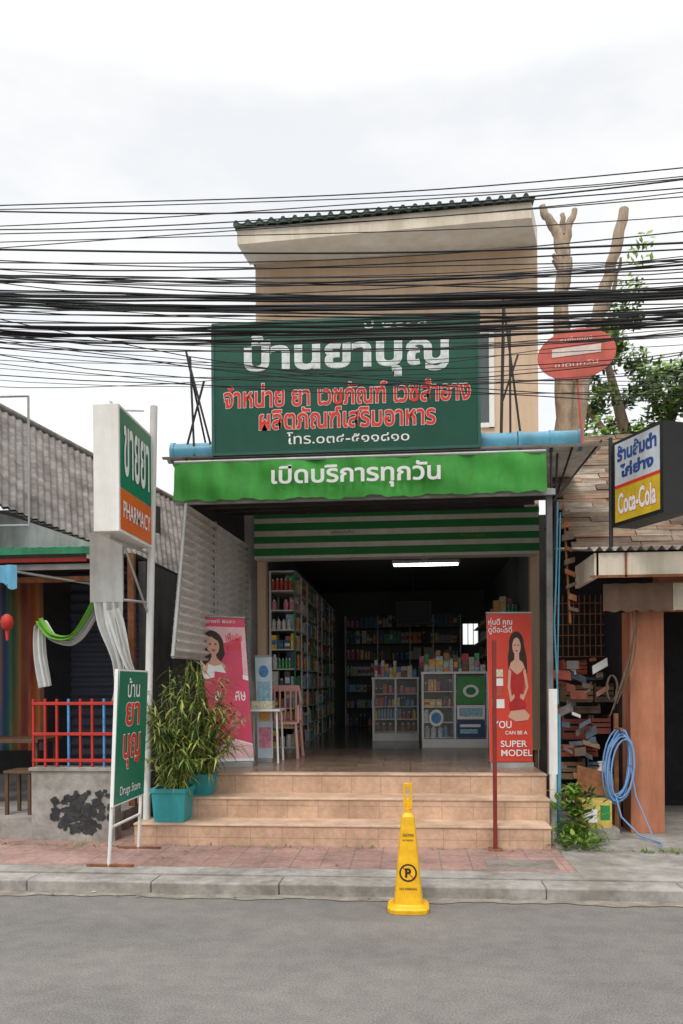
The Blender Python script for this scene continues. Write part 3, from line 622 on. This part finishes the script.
for c,r in cl:
    for k in range(int(150*r/.3)):
        d=Vector((random.gauss(0,1),random.gauss(0,1),random.gauss(0,.75))).normalized()*r*(R()**.4); p=c+d
        a=Vector((random.gauss(0,1),random.gauss(0,1),random.gauss(0,.5))).normalized(); b_=a.orthogonal().normalized(); s_=U(.05,.10)
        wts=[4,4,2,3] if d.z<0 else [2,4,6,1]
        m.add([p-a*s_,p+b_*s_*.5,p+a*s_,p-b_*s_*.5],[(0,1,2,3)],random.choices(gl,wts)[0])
for tw in range(34):
    p=Vector((3.72+U(-.12,.3),13.2,8.75+U(-.3,.25))); a=Vector((random.gauss(0,1),0,random.gauss(0,.6))).normalized(); b_=a.orthogonal(); s_=U(.05,.08); m.add([p-a*s_,p+b_*s_*.5,p+a*s_,p-b_*s_*.5],[(0,1,2,3)],gl[2])
m.done()
# ---------------------------------------------------------------- left neighbour (open-fronted eatery)
LB=grp('eatery_building',(-4.5,9.5,0))
greyroof=mat('old_fibre_cement',(.22,.205,.19),.95,.3,6,.5,stain=.55,ststretch=(1.5,1.5,1.5),stscale=1.8)
A,Bq,C,D=Vector((-4.37,8.0,3.56)),Vector((-2.62,11.25,2.9)),Vector((-3.4,13.8,4.5)),Vector((-5.46,10.0,5.34))
A2=A+(A-Bq)*1.2; D2=D+(D-C)*1.2
m=M('roof',LB); m.corr(A2,Bq,C,D2,90,.013,greyroof,5); m.corr(A2-Z*.03,Bq-Z*.03,C-Z*.03,D2-Z*.03,90,.013,greyroof,5); m.cyl(D2+Z*.02,C+Z*.02,.05,None,greyroof,8)
gw=mat('weathered_panel',(.38,.40,.41),.8,.15,3,stain=.4)
m.done()
m=M('walls',LB)
m.poly([(-7,8.35,3.0),(-3.25,8.35,3.0),(-3.3,8.35,3.12),(-4.4,8.35,3.50),(-5.2,8.35,3.7),(-7,8.35,3.8)],gw)
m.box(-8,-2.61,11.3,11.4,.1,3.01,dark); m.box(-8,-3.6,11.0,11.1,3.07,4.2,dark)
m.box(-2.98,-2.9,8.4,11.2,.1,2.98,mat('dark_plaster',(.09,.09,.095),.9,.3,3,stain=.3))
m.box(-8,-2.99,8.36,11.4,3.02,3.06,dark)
m.corr((-4.2,9.4,.3),(-4.2,9.4,3.02),(-2.98,9.4,3.02),(-2.98,9.4,.3),22,.015,mat('navy_shutter',(.03,.035,.055),.6,.2))
m.box(-8,-2.98,7.9,11.2,.1,.3,concrete)
for px_ in(-4.75,-3.05): m.box(px_,px_+.07,8.25,8.32,.3,3.05,rust)
m.done()
m=M('low_wall',LB); m.box(-3.70,-2.86,7.36,7.52,.1,.78,concl); m.box(-3.72,-2.84,7.34,7.54,.78,.81,concl)
graffiti=mat('black_graffiti',(.04,.04,.042),.9,.5,9)  # black graffiti, drawn as overlapping blotches on the wall face
for i in range(110):
    cx,cz=-3.22+max(-.24,min(.30,random.gauss(0,.15))),.38+max(-.2,min(.2,random.gauss(0,.11))); r1,r2=U(.02,.06),U(.02,.05)
    m.poly([(cx+r1*U(.6,1.2)*math.cos(k*.7),7.358-.00008*i,cz+r2*U(.6,1.2)*math.sin(k*.7)) for k in range(9)],graffiti)
m.box(-6,-3.72,7.45,7.9,.1,.3,concrete)
m.done()
m=M('red_fence',LB)
for z in(.86,1.12,1.42): m.box(-3.72,-2.86,7.41,7.44,z,z+.03,redp)
for i in range(8): m.box(-3.72+.12*i,-3.70+.12*i,7.415,7.445,.81,1.48,redp if i not in(3,6) else prodcols[4])
m.done(.003)
m=M('canopy',LB)
cg=mat('canopy_green',(.03,.25,.12),.6,.2,stain=.3)
m.corr((-7,7.95,3.06),(-3.3,7.95,3.06),(-3.3,9.2,3.3),(-7,9.2,3.3),24,.02,cg)
m.box(-7,-3.3,7.93,7.96,3.0,3.07,cg); m.box(-7,-3.35,8.1,8.13,2.86,2.92,galv); m.box(-7,-3.4,8.0,8.03,2.93,2.97,redp); m.box(-7,-3.35,8.2,8.24,2.74,2.8,rust)
m.box(-3.38,-3.34,7.95,9.3,2.95,3.02,galv); m.cyl((-4.6,7.95,2.9),(-3.3,8.3,2.7),.015,None,galv)
m.done()
stw=bpy.data.materials.new('striped_cloth'); stw.use_nodes=True; nt=stw.node_tree; N_=nt.nodes
tc=N_.new('ShaderNodeTexCoord'); sp_=N_.new('ShaderNodeSeparateXYZ'); nt.links.new(tc.outputs['Object'],sp_.inputs[0])
nn=N_.new('ShaderNodeTexNoise'); nn.inputs['Scale'].default_value=.7; nt.links.new(tc.outputs['Object'],nn.inputs['Vector'])
mm_=N_.new('ShaderNodeMath'); mm_.operation='MULTIPLY_ADD'; mm_.inputs[1].default_value=1.9; nt.links.new(sp_.outputs[0],mm_.inputs[0]); nt.links.new(nn.outputs[0],mm_.inputs[2])
fr_=N_.new('ShaderNodeMath'); fr_.operation='FRACT'; nt.links.new(mm_.outputs[0],fr_.inputs[0])
rr=N_.new('ShaderNodeValToRGB'); ee=rr.color_ramp.elements; ee[0].color=(.26,.06,.02,1); ee[1].position=.9; ee[1].color=(.18,.04,.03,1)
for p_,c_ in((.2,(.28,.10,.02,1)),(.4,(.04,.07,.15,1)),(.58,(.03,.11,.06,1)),(.75,(.22,.10,.03,1))): q=ee.new(p_); q.color=c_
nt.links.new(fr_.outputs[0],rr.inputs[0]); nt.links.new(rr.outputs[0],N_['Principled BSDF'].inputs['Base Color']); N_['Principled BSDF'].inputs['Roughness'].default_value=.9
m=M('cloth_screen',LB); m.grid(lambda u,v:(-5.6+1.28*u,8.9+.03*math.sin(u*70)*(1-.4*v),.85+2.05*v),90,4,stw); m.done()
def ribbon(m,pts,wid,mm,folds=3,amp=.03):
    pts=[Vector(p) for p in pts]; n=(len(pts)-1)*8
    def fn(u,v):
        t=v*(len(pts)-1); i=min(int(t),len(pts)-2); f_=t-i
        p0,p1,p2,p3=pts[max(i-1,0)],pts[i],pts[i+1],pts[min(i+2,len(pts)-1)]
        p=.5*((2*p1)+(p2-p0)*f_+(2*p0-5*p1+4*p2-p3)*f_**2+(3*p1-p0-3*p2+p3)*f_**3)
        d=(p2-p1).normalized(); s_=Vector((d.z,0,-d.x)); ww=wid*(.75+.25*math.sin(v*5+1))
        return p+s_*((u-.5)*ww)+Vector((0,amp*math.sin(u*folds*6.28+v*3)+.3*amp*math.sin(u*folds*15+v*9),0))
    m.grid(fn,36,n,mm)
lime=mat('lime_cloth',(.16,.38,.05),.8,.15); clw=mat('white_cloth',(.60,.61,.60),.85,.08,8)
m=M('drape',LB)
ribbon(m,[(-3.82,7.9,1.6),(-3.88,7.9,1.95),(-3.86,7.9,2.26),(-3.7,7.88,2.10),(-3.45,7.86,2.10),(-3.20,7.9,2.5)],.15,clw,3)
ribbon(m,[(-3.84,7.82,2.3),(-3.7,7.8,2.13),(-3.45,7.78,2.14),(-3.22,7.82,2.52)],.09,lime,2,.02)
ribbon(m,[(-3.12,7.85,2.66),(-3.10,7.85,2.25),(-3.0,7.86,1.85),(-2.98,7.85,1.45)],.30,clw,3,.05); ribbon(m,[(-3.05,7.82,2.4),(-2.92,7.82,1.9),(-2.80,7.83,1.60)],.16,clw,2,.03); m.done()
hg=M('hanging_panel'); hg.box(-3.02,-2.70,7.18,7.21,2.40,3.06,mat('grey_vinyl',(.38,.39,.38),.6,.15,3,stain=.25)); hg.cyl((-2.70,7.2,2.42),(-2.56,7.45,2.42),.012,None,galv); hg.cyl((-2.72,7.2,3.04),(-2.56,7.45,3.04),.012,None,galv); hg.done()
m=M('sign_frame'); 
for a,b_ in(((-4.03,8,3.3),(-4.03,8,4.7)),((-4.03,8,4.7),(-5.2,8,4.72)),((-4.03,8,3.32),(-5.2,8,3.34)),((-5.2,8,3.3),(-5.2,8,4.72))): m.cyl(a,b_,.012,None,galv,6)
m.done()
m=M('cloth_pennant'); m.grid(lambda u,v:(-4.6+.5*u,7.85+.02*math.sin(u*20),2.66+.22*v+.04*math.sin(u*12)*(1-v)),24,3,mat('sky_blue_cloth',(.15,.42,.62),.8,.2)); m.done()
m=M('red_lantern'); prof=[(.01,0),(.05,.02),(.065,.08),(.055,.14),(.02,.17)]
m.tube([(-4.12,7.7,2.18+z) for r,z in prof],[r for r,z in prof],redp,12); m.cyl((-4.12,7.7,2.35),(-4.12,7.7,2.66),.004,None,black,5); m.tube([(-4.12,7.7,2.18),(-4.12,7.7,2.08)],[.02,.012],redl,6); m.done()
m=M('wooden_table'); wood=mat('dark_wood',(.10,.055,.03),.6,.3,8)
m.box(-4.9,-3.95,8.0,8.6,1.0,1.04,wood)
for dx in(-4.85,-4.03):
    for dy in(8.05,8.52): m.box(dx,dx+.05,dy,dy+.05,.3,1.0,wood)
m.done(.004)
m=M('wooden_stool'); m.box(-4.12,-3.82,7.6,7.9,.72,.75,wood)
for dx in(-4.11,-3.87):
    for dy in(7.61,7.86): m.box(dx,dx+.035,dy,dy+.03,.3,.72,wood)
m.done(.004)
# ---------------------------------------------------------------- right neighbour
RB=grp('old_wooden_shop',(3.2,9.5,0))
plk=[mat('weathered_plank_%d'%i,c,.95,.45,7,.6,stretch=(.4,3,3),stain=.45,ststretch=(1.5,1.5,1.5)) for i,c in enumerate([(.24,.18,.13),(.34,.28,.22),(.16,.11,.08),(.28,.18,.12)])]
m=M('roof',RB)
n=26
for i in range(n):
    y0=8.25+i*.07; z0=3.0+i*.066
    x=1.68+.05*math.sin(i*2.1)+U(-.03,.03)
    while x<6.5:
        L_=U(.25,.9); m.obox(((x+x+L_)/2,y0+.05,z0+.03+U(-.008,.012)),(1,0,U(-.02,.02)),(0,.15,.14),(0,-.14,.15),L_/2-.004,.055,.012,random.choice(plk)); x+=L_
m.done()
m=M('front_canopy',RB); sheet=mat('pale_sheet',(.45,.42,.37),.8,.2,5,stain=.45)
m.corr((1.66,7.5,2.86),(6,7.5,2.86),(6,8.6,3.05),(1.55,8.6,3.05),46,.022,sheet)
m.box(1.76,6,7.55,7.58,2.60,2.83,cream); m.box(1.74,1.78,7.55,8.4,2.6,2.83,cream); m.box(2.02,2.04,7.54,7.549,2.60,2.83,rust); m.box(1.7,6,7.54,7.548,2.595,2.62,rust); m.done()
m=M('fabric_valance',RB); br=mat('brown_canvas',(.16,.10,.07),.85,.2); cv=mat('cream_canvas',(.55,.5,.4),.85,.15,stain=.3)
m.grid(lambda u,v:(1.88+.66*u,7.8+.015*math.sin(u*25),2.30+.27*v+.01*math.sin(u*30)*(1-v)),30,3,br)
m.grid(lambda u,v:(2.542+3*u,7.8+.015*math.sin(u*80),2.30+.27*v+.01*math.sin(u*90)*(1-v)),90,3,cv); m.done()
m=M('walls',RB); m.box(2.20,2.53,8.05,8.35,.098,2.33,terra); m.box(2.5,6,8.10,8.3,2.33,2.7,terra)
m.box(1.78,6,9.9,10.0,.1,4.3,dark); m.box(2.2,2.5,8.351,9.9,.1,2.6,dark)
m.box(4.2,6.2,8.1,8.3,.1,2.33,terra); m.done(.005)
m=M('window_grille',RB)
for i in range(9): m.box(1.66+.06*i,1.67+.06*i,9.0,9.01,1.9,2.6,rust)
for i in range(6): m.box(1.62,2.18,8.99,9.0,1.9+.12*i,1.91+.12*i,rust)
m.done()
SB=grp('soft_drink_sign_box',(2.1,7.3,3.48)); a=Vector((1.94,7.6,0)); b_=Vector((2.19,7.0,0)); u=(b_-a).normalized(); n=u.cross(Z); W=(b_-a).length
m=M('box',SB); c=(a+b_)/2+Z*3.48-n*.13; m.obox(c,u,Z,n,W/2+.02,.40,.13,black)
fc=(a+b_)/2+Z*3.48+n*.003
m.obox(fc+Z*.17,u,Z,n,W/2-.02,.20,.002,mat('pale_print',(.60,.66,.73),.4,.15,5,stain=.2)); m.obox(fc-Z*.20,u,Z,n,W/2-.02,.165,.002,mat('yellow_print',(.68,.48,.03),.4,.2,6,stain=.2)); m.obox(fc-Z*.035,u,Z,n,W/2-.02,.015,.004,redl); m.done()
nv=mat('navy_letter',(.02,.06,.26),.5,.2)
text('thai_a','ร้านส้มตำ',fc+Z*.27,u,Z,.54,.15,nv,SB,.05,lift=.004); text('thai_b','ไก่ย่าง',fc+Z*.10,u,Z,.46,.13,nv,SB,.05,lift=.004); text('script','Coca-Cola',fc-Z*.20,u,Z,.52,.2,wl,SB,.03,redl,.025,lift=.005)
m=M('pole',SB); m.cyl((1.93,7.68,2.85),(1.93,7.68,3.95),.02,None,dkmetal,8); m.done()
cr_=[mat('crate_%d'%i,c,.7,.25,8,stain=.3) for i,c in enumerate([(.20,.055,.035),(.12,.08,.06),(.22,.14,.08),(.07,.09,.12),(.30,.06,.03)])]
cl_=M('stacked_crates')
for i,(x0,y0,z0,w_,h_) in enumerate([(1.5,8.5,.3,.34,.26),(1.86,8.5,.3,.26,.3),(1.56,8.5,.58,.3,.22),(1.88,8.5,.62,.24,.18),(1.58,8.55,.82,.42,.16),(1.64,8.6,1.0,.3,.26),(1.60,8.6,1.28,.44,.1),(1.66,8.6,1.4,.3,.22),(1.58,8.65,1.64,.5,.05),(1.66,8.65,1.7,.25,.16),(1.95,8.6,1.06,.2,.2),(1.98,8.6,1.4,.2,.2)]):
    mm=cr_[i%5]; cl_.box(x0,x0+w_,y0,y0+.32,z0,z0+.02,mm); a_=U(-.02,.02)
    for k in range(3): cl_.box(x0,x0+w_,y0+a_,y0+.015+a_,z0+.02+k*(h_-.04)/3,z0+.02+(k+.72)*(h_-.04)/3,mm)
    for xx in(x0,x0+w_-.02): cl_.box(xx,xx+.02,y0+.03,y0+.32,z0+.02,z0+h_,mm)
for i in range(34):
    x_,z_=U(1.55,2.05),U(.3,1.9); cl_.obox((x_,8.42+U(-.06,.05),z_),(1,U(-.3,.3),U(-.6,.6)),(0,.3,1),(0,1,-.3),U(.03,.10),U(.015,.05),.01,random.choice(cr_+cr_+prodcols[10:]+[clw]))
cl_.box(1.45,2.15,8.35,9.3,.1,.3,concrete); cl_.done()
bgm=M('white_sack'); prof=[(.01,0),(.09,.01),(.11,.12),(.09,.26),(.03,.33),(.05,.38)]
bgm.tube([(1.96+.01*math.sin(z*9),8.2,.42+z) for r,z in prof],[r for r,z in prof],clw,12); bgm.box(1.82,2.1,8.05,8.35,.1,.42,cr_[1]); bgm.done()
cb=M('cardboard_box'); cb.box(1.66,1.94,7.75,8.0,.2,.46,mat('carton_print',(.5,.38,.10),.7,.3,9)); cb.box(1.68,1.8,7.745,7.749,.25,.38,wl); cb.box(1.83,1.92,7.745,7.749,.28,.42,stripe_g); cb.box(1.6,2.0,7.7,8.05,.1,.2,concl); cb.done(.004)
db=M('brown_board'); db.obox((1.80,8.0,.63),(1,0,-.25),(0,.1,1),(0,1,-.1),.14,.12,.012,rust); db.done()
hs=M('coiled_hose'); hb=mat('blue_hose',(.16,.32,.58),.35,.1)
for k in range(11):
    ox,oz=U(-.02,.02),U(-.03,.03); rw,rh=U(.09,.14),U(.28,.38)
    hs.tube([(2.05+ox+rw*math.cos(t*.3142)+.03*math.sin(t*.3142),7.95-.012*k+.01*math.sin(t),.78+oz+rh*math.sin(t*.3142)) for t in range(21)],.009,hb,6)
hs.tube([(2.00,7.85,.5),(2.04,7.8,.3),(2.2,7.75,.13),(2.32,7.5,.112),(2.25,7.3,.112)],.009,hb,6)
hs.tube([(2.14,7.9,.9),(2.18,7.8,.5),(2.3,7.7,.15)],.006,hb,6); hs.cyl((2.05,8.04,1.15),(2.05,7.8,1.15),.015,None,rust); hs.box(2.03,2.07,8.0,8.04,.1,1.3,rust); hs.done()
rp_=M('hanging_ropes'); rpm=mat('brown_rope',(.13,.09,.06),.9,.3)
for k in range(5):
    pts=[(2.17+.02*k-.2*t*t+.02*math.sin(t*5+k),7.85+.01*k,2.33-t*(1.05-.06*k)) for t in [j/14 for j in range(15)]]
    rp_.tube(pts,.006,rpm,5)
rp_.tube([(1.99+.05*math.cos(t*.5),7.9+.002*t,1.55+.13*math.sin(t*.5)) for t in range(26)],.008,rpm,6); rp_.done()
bh=M('downpipe'); bh.tube([(1.47,7.9,3.4),(1.45,7.9,2.6),(1.43,7.9,2.2),(1.46,7.88,1.4)],.010,bluepipe,8); bh.tube([(1.50,7.92,3.3),(1.48,7.92,2.5),(1.46,7.9,1.7)],.007,bluepipe,8)
bh.cyl((1.44,7.75,.1),(1.44,7.75,1.3),.02,None,bluepipe,8); bh.done()
rk=M('rusty_bracket')
for i in range(9): rk.obox((1.56+.008*i,7.95,3.3-.12*i),(1,0,U(-.5,.5)),Z,Y,U(.03,.06),U(.012,.03),.02,rust if i%2 else cr_[1])
rk.cyl((1.54,7.97,3.4),(1.6,7.97,2.2),.012,None,rust,6); rk.done()
# ---------------------------------------------------------------- camera
cam=bpy.data.cameras.new('camera'); cam.sensor_width=36; cam.sensor_fit='AUTO'; cam.lens=781/1024*36; cam.shift_y=.169; cam.clip_end=2000; cam.clip_start=.05
c=bpy.data.objects.new('camera',cam); scn.collection.objects.link(c); c.location=(0,0,1.6)
phi=math.radians(5); roll=math.radians(-.35)
c.rotation_euler=(Matrix.Rotation(phi,4,'Z')@Matrix.Rotation(math.radians(90),4,'X')@Matrix.Rotation(roll,4,'Z')).to_euler()
scn.camera=c
scn.view_settings.view_transform='Standard'; scn.view_settings.look='None'; scn.view_settings.exposure=0
